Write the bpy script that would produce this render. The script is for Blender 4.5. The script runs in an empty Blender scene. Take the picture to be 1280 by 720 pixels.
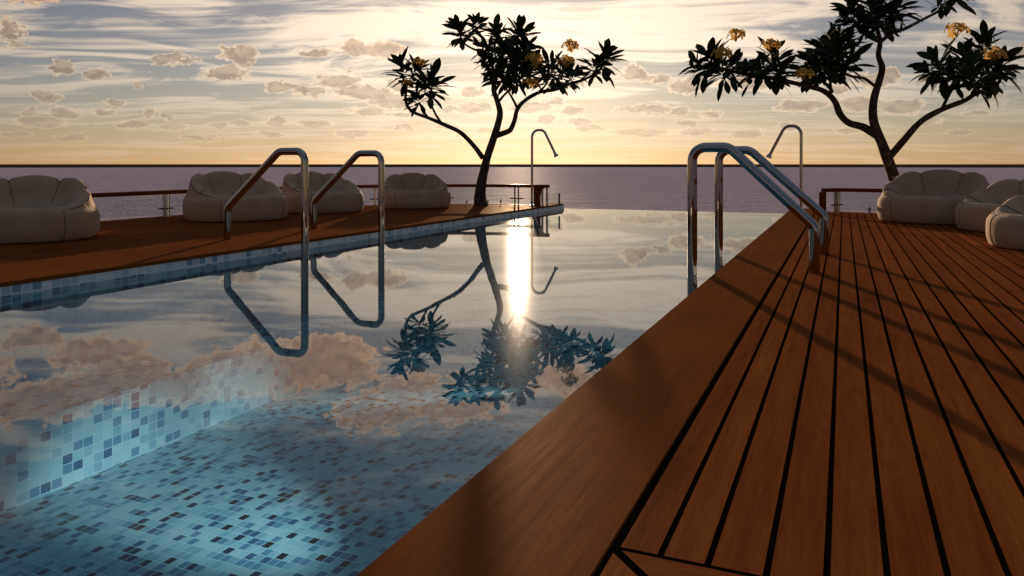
import bpy, math, random
from mathutils import Vector, Matrix, noise as mnoise
random.seed(7)
R_ = math.radians
sc = bpy.context.scene
C = sc.collection

# ------------------------------------------------------------------ camera frame (metres, eye 1 m above the deck)
F_PX, CX, HY = 960.0, 640.0, 205.3
TH = R_(23.38)
FWD = Vector((-math.sin(TH), math.cos(TH), 0)); RGT = Vector((math.cos(TH), math.sin(TH), 0))
def at(px, py, zc):
    """point seen at (px,py) of the 1280x720 survey at depth zc"""
    return FWD*zc + RGT*((px-CX)/F_PX*zc) + Vector((0, 0, 1-(py-HY)/F_PX*zc))

# ------------------------------------------------------------------ helpers
class MB:
    def __init__(s): s.v = []; s.f = []; s.rnd = []
    def add(s, vs, fs, rnd=0.0):
        b = len(s.v); s.v += [tuple(v) for v in vs]
        for f in fs: s.f.append(tuple(b+i for i in f)); s.rnd.append(rnd)
    def box(s, a, b, rnd=0.0):
        (x0,y0,z0),(x1,y1,z1) = a, b
        s.add([(x0,y0,z0),(x1,y0,z0),(x1,y1,z0),(x0,y1,z0),(x0,y0,z1),(x1,y0,z1),(x1,y1,z1),(x0,y1,z1)],
              [(0,3,2,1),(4,5,6,7),(0,1,5,4),(1,2,6,5),(2,3,7,6),(3,0,4,7)], rnd)
    def prism(s, pts, z0, z1, bev=0.0, rnd=0.0):
        n = len(pts)
        # counter-clockwise
        ar = sum(pts[i][0]*pts[(i+1)%n][1]-pts[(i+1)%n][0]*pts[i][1] for i in range(n))
        if ar < 0: pts = pts[::-1]
        vs = [(x,y,z0) for x,y in pts]
        rings = [0]
        if bev > 0:
            vs += [(x,y,z1-bev) for x,y in pts]; 
            ins = inset(pts, bev)
            vs += [(x,y,z1) for x,y in ins]; k = 3
        else:
            vs += [(x,y,z1) for x,y in pts]; k = 2
        fs = [tuple(range(n))[::-1], tuple(range((k-1)*n, k*n))]
        for r in range(k-1):
            for i in range(n):
                j = (i+1)%n
                fs.append((r*n+i, r*n+j, (r+1)*n+j, (r+1)*n+i))
        s.add(vs, fs, rnd)
    def tube(s, pts, rad, sides=12, cap=True):
        pts = [Vector(p) for p in pts]; n = len(pts)
        if not isinstance(rad, (list, tuple)): rad = [rad]*n
        t0 = (pts[1]-pts[0]).normalized()
        up = Vector((0,0,1)) if abs(t0.z) < .9 else Vector((1,0,0))
        u = t0.cross(up).normalized()
        vs = []; fs = []
        for i,p in enumerate(pts):
            t = (pts[min(i+1,n-1)]-pts[max(i-1,0)]).normalized()
            u = (u - t*u.dot(t)).normalized(); w = t.cross(u)
            for k in range(sides):
                a = 2*math.pi*k/sides
                vs.append(p + (u*math.cos(a)+w*math.sin(a))*rad[i])
        for i in range(n-1):
            for k in range(sides):
                l = (k+1)%sides
                fs.append((i*sides+k, i*sides+l, (i+1)*sides+l, (i+1)*sides+k))
        if cap:
            fs.append(tuple(range(sides))[::-1]); fs.append(tuple(range((n-1)*sides, n*sides)))
        s.add(vs, fs)
    def build(s, name, mat, parent=None, smooth=False, loc=(0,0,0)):
        me = bpy.data.meshes.new(name); me.from_pydata(s.v, [], s.f); me.update()
        at_ = me.attributes.new('rnd', 'FLOAT', 'FACE'); at_.data.foreach_set('value', s.rnd)
        if smooth: me.polygons.foreach_set('use_smooth', [True]*len(me.polygons))
        me.materials.append(mat)
        o = bpy.data.objects.new(name, me); C.objects.link(o); o.location = loc
        if parent: o.parent = parent
        return o
def inset(pts, d):
    n = len(pts); out = []
    for i in range(n):
        p, q, r = Vector(pts[i-1]), Vector(pts[i]), Vector(pts[(i+1)%n])
        e1 = (q-p).normalized(); e2 = (r-q).normalized()
        n1 = Vector((-e1.y, e1.x)); n2 = Vector((-e2.y, e2.x))
        m = n1+n2
        if m.length < 1e-6: m = n1
        m.normalize(); out.append(tuple(q + m*(d/max(.3, m.dot(n1)))))
    return out
def sharp_angle(o, a=40):
    me = o.data
    for p in me.polygons: p.use_smooth = True
    me.set_sharp_from_angle(angle=R_(a))
def tag(o, label=None, cat=None, group=None, kind=None):
    if label: o['label'] = label
    if cat: o['category'] = cat
    if group: o['group'] = group
    if kind: o['kind'] = kind
    return o
def empty(name, loc=(0,0,0), rz=0):
    o = bpy.data.objects.new(name, None); C.objects.link(o); o.location = loc; o.rotation_euler = (0,0,rz); o.empty_display_size = .2
    return o
def copy_tree(o, parent=None):
    c = o.copy(); C.objects.link(c); c.parent = parent
    for ch in list(o.children): copy_tree(ch, c)
    return c
def catmull(pts, rad=None, n=6):
    P = [Vector(p) for p in pts]; out = []; ro = []
    for i in range(len(P)-1):
        p0, p1, p2, p3 = P[max(i-1,0)], P[i], P[i+1], P[min(i+2,len(P)-1)]
        for k in range(n):
            t = k/n
            out.append(.5*((2*p1)+(p2-p0)*t+(2*p0-5*p1+4*p2-p3)*t*t+(3*p1-p0-3*p2+p3)*t**3))
            if rad: ro.append(rad[i]*(1-t)+rad[i+1]*t)
    out.append(P[-1])
    if rad: ro.append(rad[-1])
    return (out, ro) if rad else out
def fillet(pts, r, n=8):
    P = [Vector(p) for p in pts]; out = [P[0]]
    for i in range(1, len(P)-1):
        a = (P[i-1]-P[i]).normalized(); b = (P[i+1]-P[i]).normalized()
        ang = a.angle(b); rr = r[i] if isinstance(r, dict) and i in r else (r if not isinstance(r, dict) else .1)
        d = rr/math.tan(ang/2)
        c = P[i] + (a+b).normalized()*(rr/math.sin(ang/2))
        s = P[i]+a*d-c; e = P[i]+b*d-c
        tot = s.angle(e)
        for k in range(n+1):
            t = k/n
            v = (s*math.sin((1-t)*tot)+e*math.sin(t*tot))/math.sin(tot)
            out.append(c+v)
    out.append(P[-1]); return out

# ------------------------------------------------------------------ node helpers
class NT:
    def __init__(s, tree): s.t = tree; s.n = tree.nodes; s.l = tree.links
    def node(s, typ, **kw):
        n = s.n.new(typ)
        for k, v in kw.items(): setattr(n, k, v)
        return n
    def inp(s, sock, v):
        if v is None: return
        if isinstance(v, bpy.types.NodeSocket): s.l.new(v, sock)
        elif isinstance(v, (tuple, list)) and sock.type == 'RGBA' and len(v) == 3: sock.default_value = (*v, 1)
        else: sock.default_value = v
    def m(s, op, a, b=None, c=None, clamp=False):
        n = s.node('ShaderNodeMath', operation=op, use_clamp=clamp)
        s.inp(n.inputs[0], a); s.inp(n.inputs[1], b); s.inp(n.inputs[2], c)
        return n.outputs[0]
    def vm(s, op, a, b=None, sc=None):
        n = s.node('ShaderNodeVectorMath', operation=op)
        s.inp(n.inputs[0], a); s.inp(n.inputs[1], b)
        if sc is not None: s.inp(n.inputs['Scale'], sc)
        return n.outputs['Value'] if op in ('DOT_PRODUCT','LENGTH') else n.outputs[0]
    def comb(s, x, y, z=0.0):
        n = s.node('ShaderNodeCombineXYZ'); s.inp(n.inputs[0], x); s.inp(n.inputs[1], y); s.inp(n.inputs[2], z); return n.outputs[0]
    def sep(s, v):
        n = s.node('ShaderNodeSeparateXYZ'); s.inp(n.inputs[0], v); return n.outputs
    def noise(s, v, scale=1, detail=4, rough=.5, dist=0, out='Fac', dim='3D'):
        n = s.node('ShaderNodeTexNoise', noise_dimensions=dim)
        s.inp(n.inputs['Vector'], v); s.inp(n.inputs['Scale'], scale); s.inp(n.inputs['Detail'], detail)
        s.inp(n.inputs['Roughness'], rough); s.inp(n.inputs['Distortion'], dist)
        return n.outputs['Fac' if out == 'Fac' else 'Color']
    def ss(s, v, a, b, lo=0.0, hi=1.0):
        n = s.node('ShaderNodeMapRange', interpolation_type='SMOOTHSTEP'); s.inp(n.inputs[0], v)
        n.inputs[1].default_value = a; n.inputs[2].default_value = b; n.inputs[3].default_value = lo; n.inputs[4].default_value = hi
        return n.outputs[0]
    def mix(s, f, a, b, typ='MIX'):
        n = s.node('ShaderNodeMix', data_type='RGBA', blend_type=typ)
        s.inp(n.inputs[0], f); s.inp(n.inputs[6], a); s.inp(n.inputs[7], b); return n.outputs[2]
    def ramp(s, f, stops, interp='LINEAR'):
        n = s.node('ShaderNodeValToRGB'); cr = n.color_ramp; cr.interpolation = interp
        while len(cr.elements) < len(stops): cr.elements.new(.5)
        for e, (p, c) in zip(cr.elements, stops): e.position = p; e.color = (*c, 1)
        s.inp(n.inputs[0], f); return n.outputs[0]
    def bump(s, h, strength=.3, dist=.01):
        n = s.node('ShaderNodeBump'); s.inp(n.inputs['Height'], h); s.inp(n.inputs['Strength'], strength); s.inp(n.inputs['Distance'], dist); return n.outputs[0]
def new_mat(name):
    m = bpy.data.materials.new(name); m.use_nodes = True
    t = NT(m.node_tree); t.n.clear()
    out = t.node('ShaderNodeOutputMaterial')
    return m, t, out
def principled(name, color, rough=.5, metal=0.0, bump=None, spec=.5):
    m, t, out = new_mat(name)
    b = t.node('ShaderNodeBsdfPrincipled'); t.l.new(b.outputs[0], out.inputs[0])
    c = color(t) if callable(color) else color
    t.inp(b.inputs['Base Color'], c)
    t.inp(b.inputs['Roughness'], rough(t) if callable(rough) else rough)
    b.inputs['Metallic'].default_value = metal
    b.inputs['Specular IOR Level'].default_value = spec
    if bump: t.l.new(bump(t), b.inputs['Normal'])
    return m
def obj_co(t): return t.node('ShaderNodeTexCoord').outputs['Object']
def pos(t): return t.node('ShaderNodeNewGeometry').outputs['Position']

# ------------------------------------------------------------------ materials
def wood_mat(name, along='Y', dark=(.10,.026,.0065), light=(.31,.09,.021), rough=.6, fine=1.0):
    m, t, out = new_mat(name)
    p = pos(t)
    k = {'Y': (1,.05,1), 'X': (.05,1,1)}[along]
    at_ = t.node('ShaderNodeAttribute', attribute_name='rnd', attribute_type='GEOMETRY').outputs['Fac']
    shift = t.vm('SCALE', (13.1, 7.7, 3.3), sc=at_)
    v = t.vm('ADD', t.vm('MULTIPLY', p, k), shift)
    n1 = t.noise(v, 42, 6, .66, .25)
    n2 = t.noise(v, 150*fine, 3, .7)
    n3 = t.noise(v, 11, 3, .5, .3)
    g = t.m('ADD', t.m('ADD', t.m('MULTIPLY', n1, .5), t.m('MULTIPLY', n2, .32)), t.m('MULTIPLY', n3, .34))
    col = t.ramp(g, [(.34, dark), (.58, tuple((a+b)/2 for a,b in zip(dark,light))), (.82, light)])
    blot = t.noise(p, .9, 4, .6)
    col = t.mix(1.0, col, t.ramp(blot, [(.3,(.82,.82,.84)),(.7,(1.08,1.05,1.0))]), 'MULTIPLY')
    tone = t.ramp(at_, [(0,(.86,.84,.82)),(1,(1.12,1.12,1.14))])
    col = t.mix(1.0, col, tone, 'MULTIPLY')
    d = t.node('ShaderNodeBsdfDiffuse'); g_ = t.node('ShaderNodeBsdfGlossy'); mx = t.node('ShaderNodeMixShader')
    nb = t.bump(g, .3, .004)
    t.l.new(col, d.inputs['Color']); t.l.new(nb, d.inputs['Normal']); t.l.new(nb, g_.inputs['Normal'])
    t.l.new(t.ss(n1, .2, .8, rough-.08, rough-.22), g_.inputs['Roughness'])
    g_.inputs['Color'].default_value = (1,.86,.74,1)
    lw = t.node('ShaderNodeFresnel'); lw.inputs['IOR'].default_value = 1.22
    t.l.new(t.m('ADD', t.m('MULTIPLY', lw.outputs[0], .02), .004), mx.inputs[0])
    t.l.new(d.outputs[0], mx.inputs[1]); t.l.new(g_.outputs[0], mx.inputs[2]); t.l.new(mx.outputs[0], out.inputs[0])
    return m
M = {}
M['deck'] = wood_mat('deck_wood')
M['deck_cross'] = wood_mat('deck_wood_cross', 'X')
M['coping'] = wood_mat('coping_wood', 'Y', dark=(.12,.034,.0075), light=(.25,.076,.0165), rough=.6, fine=1.5)
M['rail_wood'] = wood_mat('rail_wood', 'X', dark=(.09,.024,.008), light=(.2,.06,.02), rough=.35)
def flat_mat(name, c):
    m, t, out = new_mat(name); d = t.node('ShaderNodeBsdfDiffuse'); d.inputs[0].default_value = (*c,1); t.l.new(d.outputs[0], out.inputs[0]); return m
M['caulk'] = flat_mat('black_caulk', (.004,.0035,.003))
M['chrome'] = principled('polished_steel', (.38,.365,.355), lambda t: t.ss(t.noise(pos(t), 9, 4, .6), .35, .75, .02, .06), 1.0)
M['steel'] = principled('brushed_steel', (.5,.5,.5), .3, 1.0)
M['dark_metal'] = principled('dark_metal', (.03,.03,.03), .35, .6)
def fab_col(t):
    n = t.noise(obj_co(t), 3.2, 4, .55); w = t.noise(obj_co(t), 240, 2, .5)
    return t.mix(1.0, t.ramp(n, [(.3,(.41,.275,.175)),(.7,(.51,.35,.23))]), t.ramp(w, [(.3,(.85,.85,.85)),(.7,(1.08,1.08,1.08))]), 'MULTIPLY')
M['fabric'] = principled('cream_fabric', fab_col, .9, 0, lambda t: t.bump(t.m('ADD', t.noise(obj_co(t), 260, 2, .5), t.m('MULTIPLY', t.noise(obj_co(t), 9, 4, .6), 3.0)), .35, .006), .2)
M['piping'] = principled('dark_piping', (.12,.085,.06), .8)
def bark_col(t):
    v = t.vm('MULTIPLY', obj_co(t), (1,1,.6))
    return t.ramp(t.noise(v, 14, 6, .7, .4), [(.38,(.03,.022,.016)),(.55,(.075,.052,.036)),(.66,(.20,.165,.13))])
M['bark'] = principled('bark', bark_col, .9, 0, lambda t: t.bump(t.noise(obj_co(t), 18, 6, .7), .8, .03), .2)
M['leaf'] = principled('leaf', lambda t: t.mix(t.node('ShaderNodeAttribute', attribute_name='rnd', attribute_type='GEOMETRY').outputs['Fac'], (.014,.028,.010), (.038,.05,.018)), .75, 0, None, .1)
def petal_mat():
    m, t, out = new_mat('petal')
    d = t.node('ShaderNodeBsdfDiffuse'); tr = t.node('ShaderNodeBsdfTranslucent')
    for n in (d, tr): n.inputs[0].default_value = (.62,.37,.09,1)
    mx = t.node('ShaderNodeMixShader'); mx.inputs[0].default_value = .45
    t.l.new(d.outputs[0], mx.inputs[1]); t.l.new(tr.outputs[0], mx.inputs[2]); t.l.new(mx.outputs[0], out.inputs[0])
    return m
M['petal'] = petal_mat()
M['hull'] = principled('hull_paint', lambda t: t.ramp(t.noise(pos(t), .6, 3, .5), [(.3,(.62,.61,.59)),(.7,(.72,.71,.69))]), .3)
M['grass'] = principled('small_leaf', lambda t: t.ramp(t.noise(pos(t), 30, 2), [(.3,(.03,.05,.015)),(.7,(.07,.09,.03))]), .6)

TILE = .115
def tile_mat():
    m, t, out = new_mat('mosaic_tiles')
    g = t.node('ShaderNodeNewGeometry')
    nx, ny, nz = t.sep(t.vm('ABSOLUTE', g.outputs['True Normal']))
    p = t.vm('SCALE', t.vm('ADD', g.outputs['Position'], (.03, .02, .107)), sc=1/TILE)
    p = t.vm('MULTIPLY', p, t.comb(t.m('ADD', 1.25, t.m('MULTIPLY', nz, .60)), t.m('ADD', 1.27, t.m('MULTIPLY', nz, .12)), 1.45))
    cell = t.vm('ADD', t.vm('FLOOR', p), (.5,.5,.5))
    fx, fy, fz = t.sep(t.vm('FRACTION', p))
    def edge(f, n):
        d = t.m('MINIMUM', f, t.m('SUBTRACT', 1.0, f))
        return t.m('MAXIMUM', d, n)       # the axis across the face never draws a joint
    d = t.m('MINIMUM', t.m('MINIMUM', edge(fx, nx), edge(fy, ny)), edge(fz, nz))
    grout = t.ss(d, .036, .066, 1.0, 0.0)
    wn = t.node('ShaderNodeTexWhiteNoise', noise_dimensions='3D'); t.l.new(cell, wn.inputs['Vector'])
    val, colr = wn.outputs['Value'], wn.outputs['Color']
    cr = t.ramp(t.m('MULTIPLY', val, t.m('SUBTRACT', t.m('ADD', .86, t.m('MULTIPLY', nz, .14)), t.ss(t.sep(g.outputs['Position'])[2], -.125, -.115, 0.0, .12))), [(0,(.84,.86,.86)),(.26,(.64,.74,.78)),(.48,(.44,.57,.65)),(.66,(.19,.33,.47)),(.81,(.07,.14,.27)),(.885,(.015,.028,.07)),(.945,(.018,.012,.011))], 'CONSTANT')
    cr = t.mix(1.0, cr, t.ramp(t.sep(colr)[0], [(0,(.86,.88,.9)),(1,(1.1,1.08,1.06))]), 'MULTIPLY')
    col = t.mix(grout, cr, (.82,.82,.81))
    b = t.node('ShaderNodeBsdfPrincipled'); t.l.new(b.outputs[0], out.inputs[0])
    t.l.new(col, b.inputs['Base Color']); t.l.new(t.ss(grout, 0, 1, .16, .6), b.inputs['Roughness'])
    t.l.new(t.bump(t.ss(d, .02, .08), .5, .004), b.inputs['Normal'])
    return m
M['tiles'] = tile_mat()

def pool_water_mat():
    m, t, out = new_mat('pool_water')
    p = pos(t)
    h = t.m('ADD', t.m('MULTIPLY', t.noise(t.vm('MULTIPLY', p, (1,1,0)), 1.1, 2, .4), 1.0), t.m('MULTIPLY', t.noise(t.vm('MULTIPLY', p, (1,1,0)), 4.5, 2, .45), .14))
    nrm = t.bump(h, 1.0, .0008)
    g1 = t.node('ShaderNodeBsdfGlossy'); g1.inputs['Roughness'].default_value = .015; t.l.new(nrm, g1.inputs['Normal'])
    g2 = t.node('ShaderNodeBsdfGlossy'); g2.inputs['Roughness'].default_value = .13; t.l.new(nrm, g2.inputs['Normal'])
    gm = t.node('ShaderNodeMixShader'); gm.inputs[0].default_value = .028
    t.l.new(g1.outputs[0], gm.inputs[1]); t.l.new(g2.outputs[0], gm.inputs[2])
    tr = t.node('ShaderNodeBsdfTransparent'); tr.inputs[0].default_value = (.53,.93,.98,1)
    fr = t.node('ShaderNodeFresnel'); fr.inputs['IOR'].default_value = 1.52
    mx = t.node('ShaderNodeMixShader'); t.l.new(fr.outputs[0], mx.inputs[0])
    t.l.new(tr.outputs[0], mx.inputs[1]); t.l.new(gm.outputs[0], mx.inputs[2]); t.l.new(mx.outputs[0], out.inputs[0])
    return m
M['pool_water'] = pool_water_mat()
def sea_mat():
    m, t, out = new_mat('sea_water')
    p = t.vm('MULTIPLY', pos(t), (1,1,0))
    warp = t.vm('ADD', p, t.vm('SCALE', t.noise(p, .12, 2, .5, 0, 'Color'), sc=3.0))
    h = t.m('ADD', t.m('MULTIPLY', t.noise(warp, .16, 3, .55), 3.0), t.m('MULTIPLY', t.noise(warp, 1.5, 4, .66), 1.0))
    nb = t.bump(h, 1.0, 1.1)
    d = t.node('ShaderNodeBsdfDiffuse'); g_ = t.node('ShaderNodeBsdfGlossy'); mx = t.node('ShaderNodeMixShader')
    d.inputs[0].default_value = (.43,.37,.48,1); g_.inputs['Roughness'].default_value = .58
    t.l.new(nb, d.inputs['Normal']); t.l.new(nb, g_.inputs['Normal'])
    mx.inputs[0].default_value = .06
    t.l.new(d.outputs[0], mx.inputs[1]); t.l.new(g_.outputs[0], mx.inputs[2]); t.l.new(mx.outputs[0], out.inputs[0])
    return m
M['sea'] = sea_mat()
def glass_mat():
    m, t, out = new_mat('clear_glass')
    tr = t.node('ShaderNodeBsdfTransparent'); tr.inputs[0].default_value = (.93,.96,.95,1)
    g = t.node('ShaderNodeBsdfGlossy'); g.inputs['Roughness'].default_value = .01
    fr = t.node('ShaderNodeFresnel'); fr.inputs['IOR'].default_value = 1.3
    mx = t.node('ShaderNodeMixShader'); t.l.new(fr.outputs[0], mx.inputs[0])
    t.l.new(tr.outputs[0], mx.inputs[1]); t.l.new(g.outputs[0], mx.inputs[2]); t.l.new(mx.outputs[0], out.inputs[0])
    return m
M['glass'] = glass_mat()

# ------------------------------------------------------------------ key dimensions
XL, XR = -6.53, -1.08            # pool walls
RIM = .52
WZ = -.123                       # water level
YN, YE = -3.0, 18.5              # near end, spill edge
XM = (XL+XR)/2
OUT = [(-11.9,-4),(-11.9,4),(-11.9,9),(-11.9,11.5),(-11.6,13.4),(-10.95,15),(-10.05,16.25),(-9.0,17.0),(-8.0,17.35),(-7.05,17.5)]
OUTL = [tuple(p) for p in catmull([(x,y,0) for x,y in OUT], n=5)]
OUTL = [(p[0],p[1]) for p in OUTL]
def mirror(pts): return [(2*XM-x, y) for x,y in pts]
def edge_y(x):                   # far deck edge at a given X of the left deck
    for (x0,y0),(x1,y1) in zip(OUTL, OUTL[1:]):
        if x0 <= x <= x1 and x1 > x0: return y0+(y1-y0)*(x-x0)/(x1-x0)
    return OUTL[-1][1] if x > OUTL[-1][0] else 11.0

# ------------------------------------------------------------------ setting: sea, hull, pool, decks
SEA_Z = -4.0
mb = MB(); n = 160; rad = 1330
mb.add([(0,0,SEA_Z)]+[(rad*math.cos(2*math.pi*i/n), rad*math.sin(2*math.pi*i/n), SEA_Z) for i in range(n)], [(0,i+1,(i+1)%n+1) for i in range(n)])
tag(mb.build('sea', M['sea']), kind='structure')

mb = MB()
outer = OUTL + [(XL-RIM, 18.62), (XR+RIM, 18.62)] + mirror(OUTL)[::-1]
k = len(outer)
sh = [(x*1.0, y-.06) for x,y in outer]
mb.add([(x,y,-.30) for x,y in sh]+[(x+(XM-x)*.06,y-.25,SEA_Z-.3) for x,y in sh], [(i,k+i,k+(i+1)%k,(i+1)%k) for i in range(k)])
tag(mb.build('hull', M['hull']), kind='structure')

BZ, FZ, BW = -.94, -1.55, .88
mb = MB()
def quad(a,b,c,d): mb.add([a,b,c,d], [(0,1,2,3)])
def prof(x0, x1, x2, flip):      # wall, bench, lower wall along Y
    ye = YE-.06
    for (xa,za),(xb,zb) in (((x0,-.035),(x0,BZ)), ((x0,BZ),(x1,BZ)), ((x1,BZ),(x1,FZ))):
        q = [(xa,YN,za),(xa,ye,za),(xb,ye,zb),(xb,YN,zb)]
        quad(*(q if not flip else q[::-1]))
prof(XL, XL+BW, 0, True); prof(XR, XR-BW, 0, False)
quad((XL+BW,YN,FZ),(XR-BW,YN,FZ),(XR-BW,YE-.06,FZ),(XL+BW,YE-.06,FZ))
quad((XL,YE-.06,FZ-.1),(XR,YE-.06,FZ-.1),(XR,YE-.06,WZ-.012),(XL,YE-.06,WZ-.012))
quad((XL,YE-.06,WZ-.012),(XR,YE-.06,WZ-.012),(XR,YE,WZ-.012),(XL,YE,WZ-.012))
quad((XL,YE,WZ-.012),(XR,YE,WZ-.012),(XR,YE,-1.9),(XL,YE,-1.9))
quad((XL,YN,FZ-.1),(XR,YN,FZ-.1),(XR,YN,-.035),(XL,YN,-.035))
# entry steps under the handrails of the right side
for i,(zz,w) in enumerate(((-.33,.84),)):
    x1 = XR-w; y0, y1 = 5.1, 9.4; zb = BZ
    quad((x1,y0,zz),(XR,y0,zz),(XR,y1,zz),(x1,y1,zz)); quad((x1,y0,zz),(x1,y1,zz),(x1,y1,zb),(x1,y0,zb))
    quad((x1,y0,zb),(XR,y0,zb),(XR,y0,zz),(x1,y0,zz)); quad((x1,y1,zz),(XR,y1,zz),(XR,y1,zb),(x1,y1,zb))
tag(mb.build('pool_basin', M['tiles']), kind='structure')

mb = MB()
nx, ny = 12, 40
mb.add([(XL,YN,WZ),(XR,YN,WZ),(XR,YE+.004,WZ),(XL,YE+.004,WZ),(XL,YE+.004,-1.9),(XR,YE+.004,-1.9)], [(0,1,2,3),(3,2,5,4)])
tag(mb.build('pool_water', M['pool_water']), kind='structure')

def rim_poly(x0, x1, yend):
    """long coping plank with a half-round end; x1 = pool side"""
    r = abs(x1-x0)/2; c = (x0+x1)/2
    pts = [(x0,YN-1),(x0,yend)]
    s = 1 if x1 > x0 else -1
    pts += [(c - s*r*math.cos(math.pi*k/14), yend + r*math.sin(math.pi*k/14)) for k in range(1,14)]
    pts += [(x1,yend),(x1,YN-1)]
    return pts
for nm, x0, x1 in (('coping_left', XL-RIM, XL+.012), ('coping_right', XR+RIM, XR-.012)):
    mb = MB()
    mb.prism(rim_poly(x0, x1, YE-.22), -.036, 0.002, .006, .3)
    # tiled plinth that carries the round end
    o = mb.build(nm, M['coping']); tag(o, kind='structure')
    sharp_angle(o, 35)
    mb = MB()
    s = 1 if x1 > x0 else -1
    pp = inset([p for p in (rim_poly(x0,x1,YE-.22) if s < 0 else rim_poly(x0,x1,YE-.22)[::-1])], .014)
    pp = [(x, max(y, 17.2)) for x,y in pp if True]
    uniq = []
    for q in pp:
        if not uniq or (abs(q[0]-uniq[-1][0])+abs(q[1]-uniq[-1][1])) > 1e-5: uniq.append(q)
    mb.prism(uniq, -1.9, -.0365, 0)
    tag(mb.build('pool_pier', M['tiles']), kind='structure')

GAP = .017
def board(mb, xa, xb, y0, ya, yb, rnd):
    mb.prism([(xa,y0),(xb,y0),(xb,yb),(xa,ya)], -.03, 0, 0, rnd)
# left deck
mb = MB(); base = MB()
x = XL-RIM-.018
i = 0
while x-.137 > -11.95:
    xa, xb = x-.137+GAP, x
    board(mb, xa, xb, -4, edge_y(xa)-.01, edge_y(xb)-.01, random.random()); x -= .137; i += 1
o = mb.build('deck_left', M['deck']); tag(o, kind='structure')
poly = [(XL-RIM-.0,-4.0)]+OUTL[::1]+[(XL-RIM, OUTL[-1][1])]
base.prism(poly, -.10, -.0006); tag(base.build('deck_bed_left', M['caulk']), kind='structure')
# edge board round the outside of each deck
def fascia(pts, nm):
    mb = MB(); a = pts; n = len(a)
    nrm = []
    for i in range(n):
        d = Vector(a[min(i+1,n-1)])-Vector(a[max(i-1,0)]); d.normalize(); nrm.append(Vector((-d.y,d.x)))
    sgn = 1 if (Vector(a[0])+nrm[0]-Vector((XM,0))).length > (Vector(a[0])-Vector((XM,0))).length else -1
    vs=[]
    for p,q in zip(a,nrm):
        p = Vector(p); q = q*sgn
        for d,z in ((.004,-.34),(.05,-.34),(.05,.0),(.045,.006),(.004,.006)):
            w = p+q*d; vs.append((w.x,w.y,z))
    fs=[]
    for i in range(n-1):
        for k in range(5):
            l=(k+1)%5; f=(i*5+k,i*5+l,(i+1)*5+l,(i+1)*5+k); fs.append(f if sgn<0 else f[::-1])
    fs += [(0,1,2,3,4),tuple((n-1)*5+k for k in (4,3,2,1,0))]
    mb.add(vs,fs,.5); return tag(mb.build(nm, M['rail_wood']), kind='structure')
fascia(OUTL, 'deck_edge_left'); fascia(mirror(OUTL), 'deck_edge_right')
# right deck: joint positions surveyed along the photo's lower border
def bx(px): return (FWD*1.864+RGT*((px-CX)/F_PX*1.864)).x
J = [749.5, 813, 879.5, 957.5]
while bx(J[-1]) < 4.2: J.append(J[-1]+75.9)
JX = [bx(p) for p in J]; YB = 1.955
mb = MB(); cross = MB()
for a, b in zip(JX, JX[1:]):
    xa, xb = a+GAP/2, b-GAP/2
    if xb > 4.25: break
    e = lambda x: edge_y(2*XM-x)-.01
    board(mb, xa, xb, YB, e(xa), e(xb), random.random())
# frame boards at the near end with their mitre
x0 = XR+RIM+.015
for kx in range(3):      # boards running along Y left of the mitre
    pass
w = .42; yb = YB-GAP
mb.prism([(x0,yb-.02),(x0,-4),(x0+w,-4),(x0+w,yb-.02-w)], -.03, 0, 0, .9)
cross.prism([(x0+.016,yb),(4.25,yb),(4.25,yb-w),(x0+.016+w,yb-w)], -.03, 0, 0, .8)
yy = yb-w-GAP; xx = x0+w+GAP
while yy > -4:
    cross.prism([(xx,yy),(4.25,yy),(4.25,yy-.13),(xx,yy-.13)], -.03, 0, 0, random.random()); yy -= .13+GAP
o = mb.build('deck_right', M['deck']); tag(o, kind='structure')
tag(cross.build('deck_frame', M['deck_cross']), kind='structure')
base = MB(); ro = mirror(OUTL)
base.prism([(XR+RIM,-4.0)]+ro+[(XR+RIM, ro[-1][1])], -.10, -.0006); tag(base.build('deck_bed_right', M['caulk']), kind='structure')
# deck across the near end, behind the camera
mb = MB(); mb.box((XL-.1, -4, -.03), (XR+.1, YN, -.002), .5); tag(mb.build('deck_near', M['deck_cross']), kind='structure')

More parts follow.
